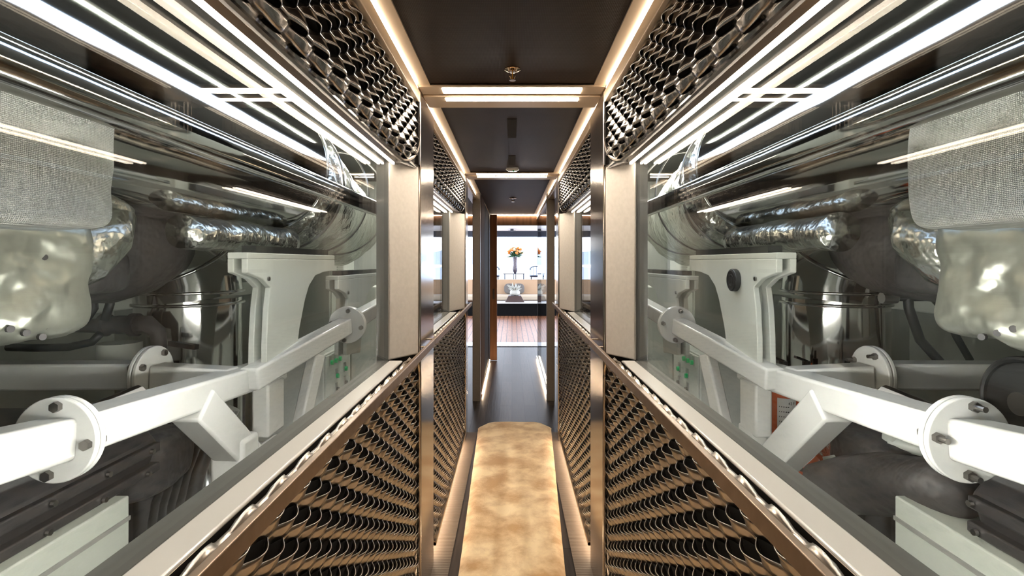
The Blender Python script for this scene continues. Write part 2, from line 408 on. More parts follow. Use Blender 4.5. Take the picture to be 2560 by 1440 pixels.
# ceiling
b=MB(); b.box((-.349,-1.5,CZ+.762),(.349,8.4,CZ+.80)); S('ceiling',b,'ceil')
for k,(a,c) in enumerate(((2.19,2.47),(4.33,4.62))):
    b=MB(); b.box((-.40,a,CZ+.750),(.40,a+.10,CZ+.79)); b.box((-.40,a+.118,CZ+.744),(.40,c,CZ+.79)); b.box((-.40,a,CZ+.756),(.40,c,CZ+.79))
    S('trim_7',b,'cream',bevel=.002)
    for q,(y0,y1,z) in enumerate(((a+.02,a+.085,.7485),(a+.135,a+.175,.7425))):
        l=MB(); l.box((-.303,y0,CZ+z),(.303,y1,CZ+z+.003))
        obj('ceiling_light',l,'ledx',label='%s LED bar across the ceiling %s'%(('wider nearer','thinner farther')[q],('over the near post','over the second, farther post')[k]),cat='light',group=None)
# ceiling fittings
def sprinkler(x,y,label,scale=1):
    t=thing('sprinkler',label,'sprinkler',(x,y,CZ+.762))
    z=CZ+.762
    b=MB(); b.lathe((x,y,z),[(.001,0),(.032*scale,0),(.032*scale,-.004),(.016*scale,-.012),(.012*scale,-.012),(.001,-.012)]); obj('flange',b,'chrome_s',t,smooth='auto')
    b=MB()
    for q in (-1,1): b.tube([(x+q*.014*scale,y,z-.011),(x+q*.010*scale,y,z-.028),(x+q*.004*scale,y,z-.042)],.0018*scale,6)
    b.lathe((x,y,z-.044),[(.001,0),(.013*scale,0),(.013*scale,-.002),(.001,-.002)],16); obj('yoke',b,'chrome_s',t)
    b=MB(); b.cyl((x,y,z-.013),(x,y,z-.042),.0028*scale,10); obj('bulb',b,'bulb',t)
sprinkler(.002,2.02,'small metal fire sprinkler hanging from the nearest ceiling panel',1)
sprinkler(.012,6.1,'dark small sprinkler on the far ceiling panel before the doors',1.4)
for y0,y1,l in ((2.72,3.14,'longer black slot set in the middle ceiling panel'),(3.66,4.02,'short black slot in the ceiling behind the smoke detector')):
    b=MB(); b.box((-.026,y0,CZ+.7605),(.026,y1,CZ+.763)); b.box((-.022,y0+.01,CZ+.759),(.022,y1-.01,CZ+.761)); obj('ceiling_slot',b,'backing',label=l,cat='vent')
t=thing('smoke_detector','pale round smoke detector with a green light on the ceiling','smoke detector',(.005,4.15,CZ+.762))
b=MB(); b.lathe((.005,4.15,CZ+.762),[(.001,0),(.05,0),(.055,-.012),(.04,-.024),(.001,-.026)]); obj('detector_body',b,'sill',t,smooth='auto')
b=MB(); b.cyl((.012,4.12,CZ+.745),(.012,4.12,CZ+.728),.006,10); obj('indicator_light',b,'green',t,label='green indicator light')

# floor
b=MB(); b.box((-.98,-1.5,-.05),(.98,9.3,0)); S('floor',b,'floor')
for s in (-1,1):
    b=MB(); b.box((s*.315,-1.2,0),(s*.46,4.62,.004)); obj('floor_mat',b,'mat_',label='ribbed taupe floor strip between the rug and the %s wall'%SIDE[s],cat='mat')
b=MB(); b.box((-.56,-1.56,0),(.56,-1.5,2.4)); S('wall_back',b,'dark')
# rug
def rug():
    out=[]; y0,y1=-.9,4.86
    hw=lambda y:.262+.0335*(y-2.5) if y>2.5 else .262
    R=.17; cx=lambda y:.0+.011*(y-2.5)
    N=60
    pts=[]
    for i in range(N+1):
        y=y0+(y1-R-y0)*i/N; pts.append((y,hw(y)))
    for i in range(1,13):
        a=PI/2*i/12; pts.append((y1-R+R*math.sin(a), hw(y1)-R+R*math.cos(a)))
    mb=MB(); nx=14; vs=[]
    for (y,w) in pts:
        for k in range(nx+1):
            t=-1+2*k/nx; x=cx(y)+t*w*(1+.006*noise.noise(Vector((t*3,y*9,0))))
            z=.022*(1-abs(t)**24)+.004+.003*noise.noise(Vector((x*9,y*9,1)))
            vs.append((x,y,z if .02<y-y0 and y<y1-.005 else .006))
    n=len(pts); fs=[(i*(nx+1)+k,i*(nx+1)+k+1,(i+1)*(nx+1)+k+1,(i+1)*(nx+1)+k) for i in range(n-1) for k in range(nx)]
    mb.add(vs,fs); 
    mb.add([(v[0],v[1],.0045) for v in vs],[f[::-1] for f in fs])
    return mb
obj('runner_rug',rug(),'rug',label='long golden velvety runner rug with rounded end on the corridor floor',cat='rug',smooth=True)

# ------------------------------------------------------------------ lobby beyond the corridor
ox=.018
for s in (-1,1):
    b=MB(); b.box((s*.545,4.40,-.05),(s*1.05,4.62,2.45)); b.box((s*.96,4.6,-.05),(s*1.05,9.3,2.5))
    S('wall_%s'%('port' if s<0 else 'starboard'),b,'dark')
    b=MB(); b.box((s*.37+ox,5.66,0),(s*.455+ox,5.78,CZ+.757)); S('trim_8',b,'jamb',bevel=.003)
b=MB(); b.box((-.455+ox,5.79,0),(-.365+ox,6.5,CZ+.757)); S('trim_9',b,'wood')
b=MB(); b.box((-.46+ox,6.5,0),(-.375+ox,8.35,CZ+.757)); S('trim_10',b,'dark')
d=thing('door_leaf','brown wooden door leaf standing open on the left before the deck','door',(-.29,8.0,.01))
b=MB(); b.box((-.345,7.98,.01),(-.235,8.04,CZ+.74)); obj('leaf',b,'wood2',d,bevel=.003)
b=MB(); b.box((-.30,7.965,CZ-.58),(-.27,7.982,CZ-.42)); obj('door_handle',b,'bronze',d)
b=MB(); b.box((.40+ox,8.28,0),(.455+ox,8.40,CZ+.757)); S('trim_11',b,'dark')
w=MB(); w.box((.388+ox,5.80,0),(.410+ox,8.27,.03)); w.box((.388+ox,5.80,CZ+.73),(.410+ox,8.27,CZ+.757))
w=S('window_5',w,'gasket')
p=MB(); p.box((.395+ox,5.80,.03),(.403+ox,8.27,CZ+.73)); obj('glass_pane',p,'clearg',w)
p=MB(); p.box((.53+ox,7.9,0),(.54+ox,8.0,CZ+.757)); S('trim_12',p,'dark')
for s,u0 in ((-1,.362),(1,.382)):
    l=MB(); l.box((s*u0+ox,5.85,.03),(s*(u0-.008)+ox,7.9 if s<0 else 8.2,.036))
    obj('led_strip',l,'ledf',label='warm LED strip at the foot of the %s wall near the doors'%SIDE[s],cat='light')
b=MB(); b.box((-.96,8.3,CZ+.60),(.96,8.45,CZ+.90)); S('trim_13',b,'wood')
b=MB(); b.box((-.96,8.27,CZ+.748),(.96,8.295,CZ+.755)); obj('ceiling_light',b,'led',label='thin LED line across the wooden header above the exit',cat='light')
b=MB(); b.box((-.98,4.62,CZ+.80),(.98,9.4,CZ+.9)); S('ceiling_lobby' if False else 'ceiling',b,'dark')
for s in (-1,1):
    b=MB(); b.box((s*.47,4.62,CZ+.76),(s*.96,8.3,CZ+.79)); S('ceiling',b,'ceil')
b=MB(); b.box((-1.0,9.3,-.05),(1.0,9.75,.012)); S('trim_14',b,'white_thr',bevel=.004)

# ------------------------------------------------------------------ aft deck
b=MB(); b.box((-4.5,9.75,-.08),(4.5,22,0)); S('floor',b,'teak')
b=MB(); b.box((-4.5,9.5,CZ+1.0),(4.5,17,CZ+1.1)); S('ceiling',b,'soffit')
b=MB(); b.box((-4.5,16.6,CZ+.82),(4.5,17.0,CZ+1.02)); S('trim_15',b,'navy')
b=MB(); b.cyl((.0,15.5,CZ+1.0),(.0,15.5,CZ+.93),.05,12); b.cyl((.0,15.5,CZ+.96),(.0,15.5,CZ+.955),.12,12); obj('ceiling_fitting',b,'navy',label='dark star-shaped fitting under the white deck overhang',cat='fitting')
tb=thing('low_table','long black low table on the teak deck in front of the sofa','table',(.25,14.9,0))
b=MB(); b.box((-1.7,14.6,.004),(1.7,15.2,.36)); obj('table_base',b,'black',tb,bevel=.01)
b=MB(); b.box((-.5,14.55,.36),(1.75,15.25,.38)); obj('table_top',b,'soffit',tb,bevel=.004)
b=MB(); 
b.prism([(-.20,14.75,.382),(.36,14.75,.382),(.26,14.75,.56),(-.10,14.75,.56)],(0,.35,0))
obj('planter',b,'planter',label='dark trapezoid planter on the low black table outside',cat='planter',bevel=.006)
pl=thing('potted_plant','silver-leaved plant in the planter on the low table outside','plant',(.08,14.92,.56))
b=MB(); b.blob((.08,14.92,.66),(.15,.12,.11),8,2.2,.03,9); obj('foliage',b,'sleaf',pl,smooth=True)
b=MB()
for i in range(26):
    a=random.uniform(0,2*PI); e=random.uniform(.3,1.3); L=random.uniform(.16,.28)
    p0=Vector((.08+.05*math.cos(a),14.92+.05*math.sin(a),.70)); dv=Vector((math.cos(a)*math.cos(e),math.sin(a)*math.cos(e),math.sin(e)))
    b.tube([p0,p0+dv*L*.5+Vector((0,0,.01)),p0+dv*L],[.018,.022,.003],5)
obj('leaves',b,'sleaf',pl,kind='stuff')
sf=thing('sofa','long tan sofa with cream seat cushion facing the door on the aft deck','sofa',(0,16.2,0))
b=MB(); b.box((-3.2,15.6,0.004),(3.2,16.6,.36)); obj('sofa_base',b,'wood',sf,bevel=.02)
b=MB(); b.box((-3.2,15.55,.36),(3.2,16.2,.53)); obj('seat_cushion',b,'cushion',sf,bevel=.05,seg=4)
b=MB(); b.prism([(-3.2,16.15,.36),(-3.2,16.5,.36),(-3.2,16.55,.98),(-3.2,16.35,.98)],(6.4,0,0)); obj('backrest',b,'sofa',sf,bevel=.03,seg=3)
for x,l in ((-.08,'left of the two round grey cushions behind the silver plant'),(.22,'right of the two round grey cushions behind the silver plant')):
    b=MB(); b.blob((x,16.08,.70),(.17,.07,.165),8,2.6); obj('cushion',b,'grey',label=l,cat='cushion',smooth=True)
ct=thing('console_table','slim dark console table behind the sofa holding the flower vase','table',(.09,17.6,0))
b=MB(); b.box((-.30,17.4,CZ-.415),(.43,17.8,CZ-.39)); obj('tabletop',b,'navy',ct)
for x in (-.26,.045,.12,.385):
    for y in (17.42,17.76):
        b=MB(); b.box((x,y,.0),(x+.025,y+.025,CZ-.415)); obj('leg',b,'navy',ct)
b=MB(); b.lathe((.105,17.6,CZ-.39),[(.001,0),(.035,0),(.07,.07),(.085,.14),(.062,.30),(.068,.50),(.085,.56),(.075,.56),(.001,.54)]); obj('vase',b,'vase',label='tall patterned grey-violet vase on the console table outside',cat='vase',smooth='auto')
fl=thing('flower_bouquet','orange and peach flower bouquet with dark leaves in the tall vase','flowers',(.105,17.6,CZ+.17))
for i in range(24):
    a=i*2.4; r=.26*math.sqrt((i+.5)/24); x=.105+r*math.cos(a); y=17.6+r*math.sin(a)*.6; z=CZ+.33+.16*(1-(r/.26)**2)+random.uniform(-.05,.05)
    b=MB(); b.blob((x,y,z),(.055,.05,.048),4,2.2,.03,20); obj('blossom',b,'petal' if i%3 else 'petal2',fl,smooth=True)
b=MB()
for i in range(46):
    a=random.uniform(0,2*PI); e=random.uniform(-.15,1.2); L=random.uniform(.2,.42)
    p0=Vector((.105,17.6,CZ+.20)); dv=Vector((math.cos(a)*math.cos(e),math.sin(a)*math.cos(e)*.7,math.sin(e)))
    b.tube([p0,p0+dv*L*.55,p0+dv*L],[.012,.026,.003],5)
obj('leaves',b,'leaf',fl,kind='stuff')
for s,cx in ((-1,-.68),(1,.86)):
    ch=thing('deck_chair','dark rounded deck chair at the %s end of the console table'%SIDE[s],'chair',(cx,17.6,0))
    b=MB(); b.blob((cx,17.6,CZ-.48),(.26,.28,.04),6,4); obj('seat',b,'navy',ch,smooth=True)
    b=MB(); b.tube([(cx+s*.05*0+.24*math.cos(a),17.6+.24*math.sin(a),CZ-.25+.1*math.sin(a*1.0)) for a in [PI*.0+PI*i/12 for i in range(13)]],.02,8)
    for i in range(0,13,2):
        a=PI*i/12; b.tube([(cx+.24*math.cos(a),17.6+.24*math.sin(a),CZ-.47),(cx+.24*math.cos(a),17.6+.24*math.sin(a),CZ-.25+.1*math.sin(a))],.01,6)
    obj('backrest',b,'navy',ch)
    for q in range(4):
        b=MB(); b.cyl((cx+(.18,-.18)[q%2],17.6+(.18,-.18)[q//2],0),(cx+(.2,-.2)[q%2],17.6+(.2,-.2)[q//2],CZ-.49),.015,8); obj('leg',b,'navy',ch)
b=MB(); b.box((-60,22.5,-3.2),(60,900,-3)); obj('sea',b,'sea',label='pale bright sea beyond the aft deck',cat='sea',kind='stuff')
b=MB(); vs=[]; fs=[]
for i in range(61):
    x=-500+i*1000/60; h=18+26*abs(noise.noise(Vector((i*.13,3,0))))+8*noise.noise(Vector((i*.6,1,0)))
    vs+= [(x,880,-3),(x,895,h),(x,960,-3)]
for i in range(60):
    a=i*3; fs+=[(a,a+3,a+4,a+1),(a+1,a+4,a+5,a+2)]
b.add(vs,fs); obj('hills',b,'shore',label='hazy low shoreline across the water',cat='hill',kind='structure')

# ------------------------------------------------------------------ engine rooms
def engine_room(s):
    side=SIDE[s]
    R=random.Random(11+s)
    def P(px,py,Y=None,u=None):      # left-picture pixel to place
        if Y is None: Y=u*F/(1280-px)
        if u is None: u=(1280-px)/F*Y
        return Vector((s*u,Y,CZ-(py-655)/F*Y))
    def V(u,y,z): return Vector((s*u,y,z+CZ))
    b=MB(); b.box((s*3.3,-1.5,-.6),(s*3.4,7.6,2.9)); b.box((s*1.05,7.5,-.6),(s*3.4,7.6,2.9)); b.box((s*.545,-1.6,-.6),(s*3.4,-1.5,2.9)); b.box((s*1.05,4.62,-.6),(s*1.10,7.6,2.9)); S('wall_engine_%s'%side,b,'ewall')
    b=MB(); b.box((s*.545,-1.6,2.72),(s*3.4,7.6,2.8)); S('ceiling',b,'eceil')
    b=MB(); b.box((s*.545,-1.6,-.65),(s*3.4,7.6,-.6)); S('floor',b,'efloor')
    for i,(u,y) in enumerate(((2.75,.6),(2.75,2.6),(1.4,4.7),(1.3,6.2),(.95,2.2))):  # unseen lamps, added to light the engine room
        hw,hl=(.06,.56) if i<4 else (.010,1.9)  # last one made slim so the duct reflects a thin line
        l=thing('added_ceiling_lamp','%s added fluorescent lamp of the %s engine room, %s'%(('first','second','third','fourth','fifth')[i],side,('over the near outer wall','over the middle outer wall','over the far cabinets','beside the far bulkhead','slim, just behind the window wall for a line in the duct')[i]),'light',(s*u,y,2.7))
        b=MB(); b.box((s*(u-hw-.03),y-hl-.04,2.66),(s*(u+hw+.03),y+hl+.04,2.72)); obj('lamp_housing',b,'white2',l)
        b=MB(); b.box((s*(u-hw),y-hl,2.645),(s*(u+hw),y+hl,2.66)); obj('diffuser',b,'tube',l)
    # ---- support truss
    T=thing('support_truss','white bolted square-tube engine support frame behind the %s window'%side,'frame',V(1.35,2.0,-1.2))
    A0=V(1.20,.72,-.40); A=V(1.37,1.55,-.535); 
    b=MB(); b.bar(A0,A-(A-A0).normalized()*.02,.125,.125); obj('square_tube',b,'white',T,bevel=.015,seg=3)
    B1=V(1.335,2.78,-.60)
    b=MB(); b.bar(A+(B1-A).normalized()*.02+Vector((s*.015,0,0)),B1+(B1-A).normalized()*.14+Vector((s*.015,0,0)),.14,.12); obj('square_tube',b,'white',T,bevel=.014,seg=3)
    def flange(c,dirv,r,nb=4,ph=.1):
        dirv=Vector(dirv).normalized(); c=Vector(c)
        fb=MB(); fb.cyl(c-dirv*.020,c-dirv*.002,r,48); fb.cyl(c+dirv*.002,c+dirv*.020,r,48)
        fo=obj('flange',fb,'white',T,bevel=.004)
        a=dirv.cross(Vector((0,0,1))).normalized(); bb=dirv.cross(a)
        for k in range(nb):
            th=2*PI*k/nb+ph; p=c+(a*math.cos(th)+bb*math.sin(th))*r*.80
            q=MB(); q.tube([p-dirv*.036,p-dirv*.020],.016,6); q.tube([p-dirv*.02,p+dirv*.02],.009,10); q.tube([p+dirv*.020,p+dirv*.036],.016,6)
            if s>0: q.tube([p-dirv*.062,p-dirv*.034],.009,10)
            obj('bolt',q,'bolt',fo)
    flange(A,Vector((0,1,-.03)),.128)
    Cc=V(1.14,3.55,-.435)
    C0=V(1.285,2.50,-.575)
    b=MB(); b.bar(C0,Cc-(Cc-C0).normalized()*.03,.10,.11); obj('square_tube',b,'white',T,bevel=.012,seg=3)
    E0=V(1.13,4.55,-.36)
    b=MB(); b.bar(Cc+(E0-Cc).normalized()*.03,E0,.10,.11); obj('square_tube',b,'white',T,bevel=.012,seg=3)
    flange(Cc,E0-Cc,.128,4,.15)
    # diagonal brace + second brace
    b=MB(); b.bar(V(1.35,2.16,-.60),V(1.32,3.12,-1.52),.13,.15); obj('diagonal_brace',b,'white',T,bevel=.012)
    b=MB(); b.bar(V(1.19,3.12,-.56),V(1.30,2.84,-1.5),.075,.085); obj('diagonal_brace',b,'white',T,bevel=.012)
    # leg under the joint
    b=MB(); b.box((s*1.27,2.67,CZ-.92),(s*1.36,2.86,CZ-.64)); b.box((s*1.27,2.70,CZ-2.1),(s*1.35,2.88,CZ-.9)) if s>0 else b.box((s*1.28,2.66,CZ-2.1),(s*1.36,2.76,CZ-.96))
    obj('leg',b,'white',T,bevel=.012)
    if s<0:
        b=MB(); b.box((s*1.26,2.40,CZ-1.05),(s*1.42,2.56,CZ-.84)); b.box((s*1.25,2.5,CZ-1.2),(s*1.30,2.78,CZ-.93)); obj('bracket',b,'white',T,bevel=.02,seg=3)
    # lateral cross tube with flange
    b=MB(); b.bar(V(1.78,2.5,-.55),V(2.98,2.45,-.545),.12,.125); obj('cross_tube',b,'white',T,bevel=.012)
    b=MB(); b.bar(V(1.36,2.5,-.575),V(1.74,2.5,-.555),.11,.115); obj('cross_tube',b,'white',T,bevel=.012)
    flange(V(1.76,2.5,-.55),Vector((s,0.0,0)),.14,4,.5)
    # ---- T brackets
    for i,(y,dz) in enumerate(((2.40,-.045),(3.66,-.19))):
        def YZ(px,py): 
            p=P(px,py,u=1.24); return (p.y,p.z)
        prof=[(2.27,1.60),(2.27,1.535),(2.42,1.50),(2.50,1.455),(2.475,1.35),(2.46,1.2),(2.455,1.03),(2.80,.99),(2.86,1.2),(2.94,1.36),(3.0,1.44),(3.10,1.50),(3.25,1.52),(3.40,1.525),(3.45,1.56),(3.45,1.60)]
        pts=[(s*1.24,a-2.27+y,z+dz) for a,z in prof]; ub=1.24
        t=thing('t_bracket',('nearer','farther')[i]+' white tapering T-shaped bracket holding the duct behind the %s window'%side,'bracket',(s*1.2,y+.6,1.0))
        q=MB(); q.prism(pts,(s*.03,0,0)); q.prism([(p[0]+s*.065,p[1],p[2]) for p in pts],(s*.03,0,0))
        q.box((s*1.24,pts[0][1],1.60+dz),(s*1.335,pts[-1][1],1.63+dz)); obj('plate',q,'white2',t,bevel=.004)
        q=MB(); q.box((s*1.265,pts[6][1]+.09,1.03),(s*1.32,pts[6][1]+.25,1.59+dz)); obj('web',q,'white2',t,bevel=.01)
        q=MB(); q.box((s*1.25,pts[0][1]+.1,1.632+dz),(s*1.32,pts[-1][1]-.1,1.665+dz)); obj('rubber_pad',q,'rubber',t)
        c=Vector((s*1.238,pts[2][1]+.05,1.50+dz)); q=MB(); q.cyl(c,c+Vector((-s*.008,0,0)),.011,10); obj('bolt',q,'bolt',t)
        if s>0 and i==0:
            c=Vector((s*1.24,2.83,1.44)); q=MB(); q.cyl(c,c+Vector((-s*.03,0,0)),.062,32)
            g=obj('round_badge',q,'rubber',t,bevel=.004,label='black round disc with raised rings')
            q=MB()
            for r in (.052,.03): q.tube([c+Vector((-s*.031,r*math.cos(a),r*math.sin(a))) for a in [2*PI*k/32 for k in range(32)]],.0025,6,closed=True)
            for k in range(-2,3): q.bar(c+Vector((-s*.032,k*.009,-.018)),c+Vector((-s*.032,k*.009,.018)),.003,.003)
            obj('badge_ring',q,'cover',g)
    # ---- main polished duct
    D=thing('exhaust_duct','large mirror-polished exhaust duct running overhead behind the %s window'%side,'duct',V(1.62,2,.2))
    q=MB(); q.tube([V(1.60,-1.2+.5*k,.62) for k in range(10)],.42,64); obj('cladding',q,'chrome',D,smooth='auto')
    for y in (3.28,):
        q=MB(); q.tube([V(1.60,y,.62)+Vector((.423*math.cos(a),0,.423*math.sin(a))) for a in [2*PI*k/64 for k in range(64)]],.007,8,closed=True); obj('seam_ring',q,'chrome2',D,smooth=True)
    q=MB(); q.tube([V(1.02,-1.2,.40),V(1.02,1.5,.40),V(1.02,4.2,.40)],.055,24); 
    obj('side_pipe',q,'chrome2',D,smooth='auto')
    # foil wrapped continuation
    W=thing('foil_wrapped_duct','crumpled silver foil wrapped duct resting above the brackets behind the %s window'%side,'duct',V(1.6,4,.05))
    def crm(p):
        return .05*noise.noise(p*3.0+Vector((s*5,0,0)))+.028*abs(noise.noise(p*7))
    q=MB(); q.tube([V(1.60+.01*k,3.36+.06*k,.55-.003*k) for k in range(46)],[.40]*3+[.44]*43,72,disp=crm); obj('foil_jacket',q,'foil',W,smooth=True)
    q=MB(); q.tube([V(1.45,2.25+.05*k,.13) for k in range(22)],.078,48,disp=lambda p:crm(p)*.5); obj('foil_jacket',q,'foil',W,smooth=True)
    for y in (3.5,4.1,4.7):
        q=MB(); q.tube([V(1.62,y,.54)+Vector((.47*math.cos(a),0,.47*math.sin(a))) for a in [2*PI*k/48 for k in range(48)]],.008,6,closed=True); obj('tie_wire',q,'bolt',W)
    # ---- vertical polished pipe with elbow
    G=thing('exhaust_riser','polished vertical exhaust pipe with segmented elbow behind the %s window'%side,'pipe',V(1.95,3.2,-1.8))
    cx,cy=1.98,3.15
    q=MB(); q.tube([V(cx,cy,-1.9),V(cx,cy,-.22)],.285,56); obj('straight_pipe',q,'chrome2',G,smooth='auto')
    el=[]
    for k in range(7):
        a=k*PI/2/6*1.05; Rr=.42
        el.append(V(cx+0.05*k*0 + Rr*(1-math.cos(a))*.35, cy-Rr*(1-math.cos(a))*.95, -.20+Rr*math.sin(a)))
    for k in range(3):
        q=MB(); q.tube([el[2*k],el[2*k+1],el[2*k+2]],.29-.004*k,56); obj('elbow_segment',q,'chrome2',G,smooth='auto')
    def ring(c,dr,r,t=.012):
        dr=Vector(dr).normalized(); a=dr.cross(Vector((0,.3,1))).normalized(); b2=dr.cross(a)
        return [c+(a*math.cos(x)+b2*math.sin(x))*r for x in [2*PI*k/56 for k in range(56)]]
    for c,dr in ((V(cx,cy,-.25),(0,0,1)),(V(cx,cy,-.18),(0,0,1)),(el[2],el[3]-el[1]),(el[4],el[5]-el[3])):
        q=MB(); q.tube(ring(c,dr,.293),.009,8,closed=True); obj('seam_ring',q,'chrome2',G,smooth=True)
    # ---- dark lagged elbow, then foil elbow
    K=thing('lagged_elbow','dark grey fabric-lagged exhaust elbow beside the polished riser on the %s'%side,'pipe',V(2.1,2.6,-.3))
    def dl(p): return .018*noise.noise(p*5)+.012*abs(noise.noise(p*11))
    pth=[el[6]+Vector((0,.12,-.02)),el[6]+Vector((s*.02,-.05,0)),V(2.08,2.45,.13),V(2.10,2.25,.12)]
    q=MB(); q.tube([V(1.98,2.80,.16),V(1.99,2.66,.14),V(2.02,2.52,.12),V(2.06,2.40,.12),V(2.08,2.28,.13)],[.27,.305,.315,.31,.27],56,disp=dl); obj('lagging',q,'lag',K,smooth=True)
    q=MB(); q.tube([V(2.02,2.62,.12)+Vector((s*.02,0,0))*0,V(1.98,2.36,.10)],[.20,.20],40,disp=dl); obj('lagging_collar',q,'lag',K,smooth='auto')
    q=MB(); q.blob(V(1.92,2.20,-.04),(.20,.16,.10),8,5); obj('lagged_box',q,'lag',K,smooth=True)
    J=thing('foil_elbow','bright foil covered pipe elbow next to the silver blanket on the %s'%side,'pipe',V(1.75,2.0,-.05))
    q=MB(); q.tube([V(1.70,2.10,.235),V(1.67,2.07,.17),V(1.65,2.02,.10),V(1.66,1.95,.04),V(1.72,1.86,0),V(1.80,1.80,-.02)],[.10,.125,.135,.14,.14,.13],40,disp=lambda p:crm(p)*.6); obj('foil_jacket',q,'foil',J,smooth=True)
    # ---- insulation blankets
    N=thing('insulation_blanket','large silver cloth insulation box hanging over the duct at the outer %s'%side,'insulation',V(1.6,1.4,.1))
    q=MB(); q.blob(V(1.195,1.155,.272),(.105,.28,.19),26,9,.012,5,s*3); bo=obj('blanket',q,'blanket',N,smooth=True)
    for p in ((1.09,1.37,.395),(1.09,.93,.40)):
        q=MB(); q.cyl(V(*p),V(p[0]-.008,p[1],p[2]),.012,12); obj('tie_stud',q,'bolt',bo)
    U=thing('quilted_blanket','quilted foil blanket with laced studs below the silver box at the outer %s'%side,'insulation',V(1.7,1.45,-.3))
    q=MB(); q.blob(V(1.72,1.42,-.045),(.36,.30,.195),30,8,.030,5,s*7); bo=obj('blanket',q,'quilt',U,smooth=True)
    for k in range(5):
        p=P(105,585+58*k,u=1.385); q=MB(); q.cyl(p,p+Vector((-s*.012,-.004,0)),.009,10); obj('stud',q,'cover',bo)
        q=MB(); a=p+Vector((-s*.004,0,0)); q.tube([a,a+Vector((0,.04,-.012)),a+Vector((0,.085,.008-.02*(k%2)))],.0022,6); obj('lacing_wire',q,'bolt',bo)
    for k in range(3):
        p=P(20+40*k,822+10*k,u=1.37); q=MB(); q.cyl(p,p+Vector((-s*.012,-.004,0)),.010,10); obj('stud',q,'cover',bo)
    # ---- control cabinet with switches
    cab=thing('control_cabinet','white control cabinet with green switches on its face behind the %s window'%side,'cabinet',V(1.85,5.0,-1.54))
    z1=CZ-.84
    q=MB(); q.box((s*1.70,4.62,-.6),(s*2.35,5.36,z1)); obj('body',q,'white2',cab,bevel=.01)
    q=MB(); q.box((s*1.685,4.64,-.5),(s*1.70,5.34,z1-.02)); dr=obj('door',q,'white2',cab,bevel=.004)
    for (px,py,on) in ((826,905,1),(836,900,1),(846,895,1),(840,938,1),(861,920,1),(840,972,0),(861,955,0)):
        p=P(px,py,u=1.684)
        q=MB(); q.box(p+Vector((0,-.025,-.035)),p+Vector((-s*.008,.025,.06))); sw=obj('switch_plate',q,'silver',dr)
        q=MB(); q.cyl(p+Vector((0,0,-.005)),p+Vector((-s*.03,0,-.005)),.022,14); obj('switch_button',q,'green' if on else 'rubber',sw,label='lit green round push button' if on else 'black rotary knob')
    # further cabinets at the far bulkhead
    for i,(u0,u1,y0,y1,zt) in enumerate(((1.45,1.95,6.2,6.9,-.30),(2.1,2.75,5.9,6.8,.35))):
        c2=thing('equipment_cabinet',('low white equipment cabinet at the far end','tall white equipment cabinet at the far end')[i]+' of the %s engine room'%side,'cabinet',V(u0,y0,-1.6))
        q=MB(); q.box((s*u0,y0,-.6),(s*u1,y1,CZ+zt)); obj('body',q,'white2',c2,bevel=.01)
        q=MB(); q.box((s*(u0-.012),y0+.03,-.5),(s*u0,y1-.03,CZ+zt-.04)); dd=obj('door',q,'white2',c2,bevel=.003)
        q=MB(); 
        for k in range(6): q.box((s*(u0-.02),y0+.2,CZ+zt-.3-k*.03),(s*(u0-.011),y0+.42,CZ+zt-.285-k*.03))
        obj('vent_grille',q,'silver',dd)
        q=MB(); q.tube([V(u0+.05,y0-.03,zt-.35),V(u0+.22,y0-.03,zt-.35)],.012,8); q.cyl(V(u0+.05,y0,zt-.35),V(u0+.05,y0-.03,zt-.35),.015,8); obj('handle',q,'bolt',c2)
    # horizontal shelf beams & structural members behind
    st=thing('bulkhead_frame','white plate framework against the outer wall of the %s engine room'%side,'frame',V(3.0,3,-1.5))
    q=MB(); q.bar(V(2.9,.2,-.28),V(2.9,6.8,-.28),.12,.14); obj('longitudinal_beam',q,'white2',st,bevel=.01)
    q=MB(); q.bar(V(2.9,.2,.42),V(2.9,6.8,.42),.12,.10); obj('longitudinal_beam',q,'white2',st,bevel=.01)
    for y in (.6,1.7,2.9,4.1,5.2,6.2):
        q=MB(); q.bar(V(3.05,y,-2.1),V(3.05,y,1.1),.20,.10) ; obj('upright',q,'white2',st,bevel=.01)
    for y in (2.2,3.6,4.8):
        q=MB(); q.prism([V(2.84,y,-.28),V(2.84,y+.5,-.28),V(2.84,y+.4,.02),V(2.84,y+.12,.02)],(s*.03,0,0)); obj('gusset_plate',q,'white2',st)
        for k in range(3):
            c=V(2.835,y+.15+.1*k,-.20); q=MB(); q.cyl(c,c+Vector((-s*.015,0,0)),.012,8); obj('bolt',q,'bolt',st)
    # engine block bulk + dark covers
    E=thing('engine','dark ribbed engine housing with bolted side cover low behind the %s window'%side,'engine',V(1.9,1.3,-2.1))
    pf=[(1.50,-.86),(1.46,-.74),(1.52,-.665),(1.62,-.62),(1.9,-.60),(2.6,-.60),(2.6,-.86)]; yl=2.12 if s<0 else 1.64
    q=MB(); q.prism([V(u,.2,z) for u,z in pf],(0,yl-.2,0)); obj('side_cover',q,'cover',E,bevel=.02,seg=3)
    q=MB(); q.box((s*1.47,.2,CZ-.775),(s*1.44,yl-.02,CZ-.735)); q.box((s*1.50,.2,CZ-.86),(s*1.455,yl,CZ-.825)); q.bar(V(1.60,.2,-.625),V(1.56,yl-.02,-.64),.03,.03); obj('cover_rib',q,'cover',E,bevel=.005)
    for k in range(8 if s<0 else 6):
        for (u,z) in ((1.437,-.755),(1.452,-.845)):
            c=V(u,.5+k*.22,z); q=MB(); q.cyl(c,c+Vector((-s*.012,0,0)),.010,8); obj('bolt',q,'bolt',E)
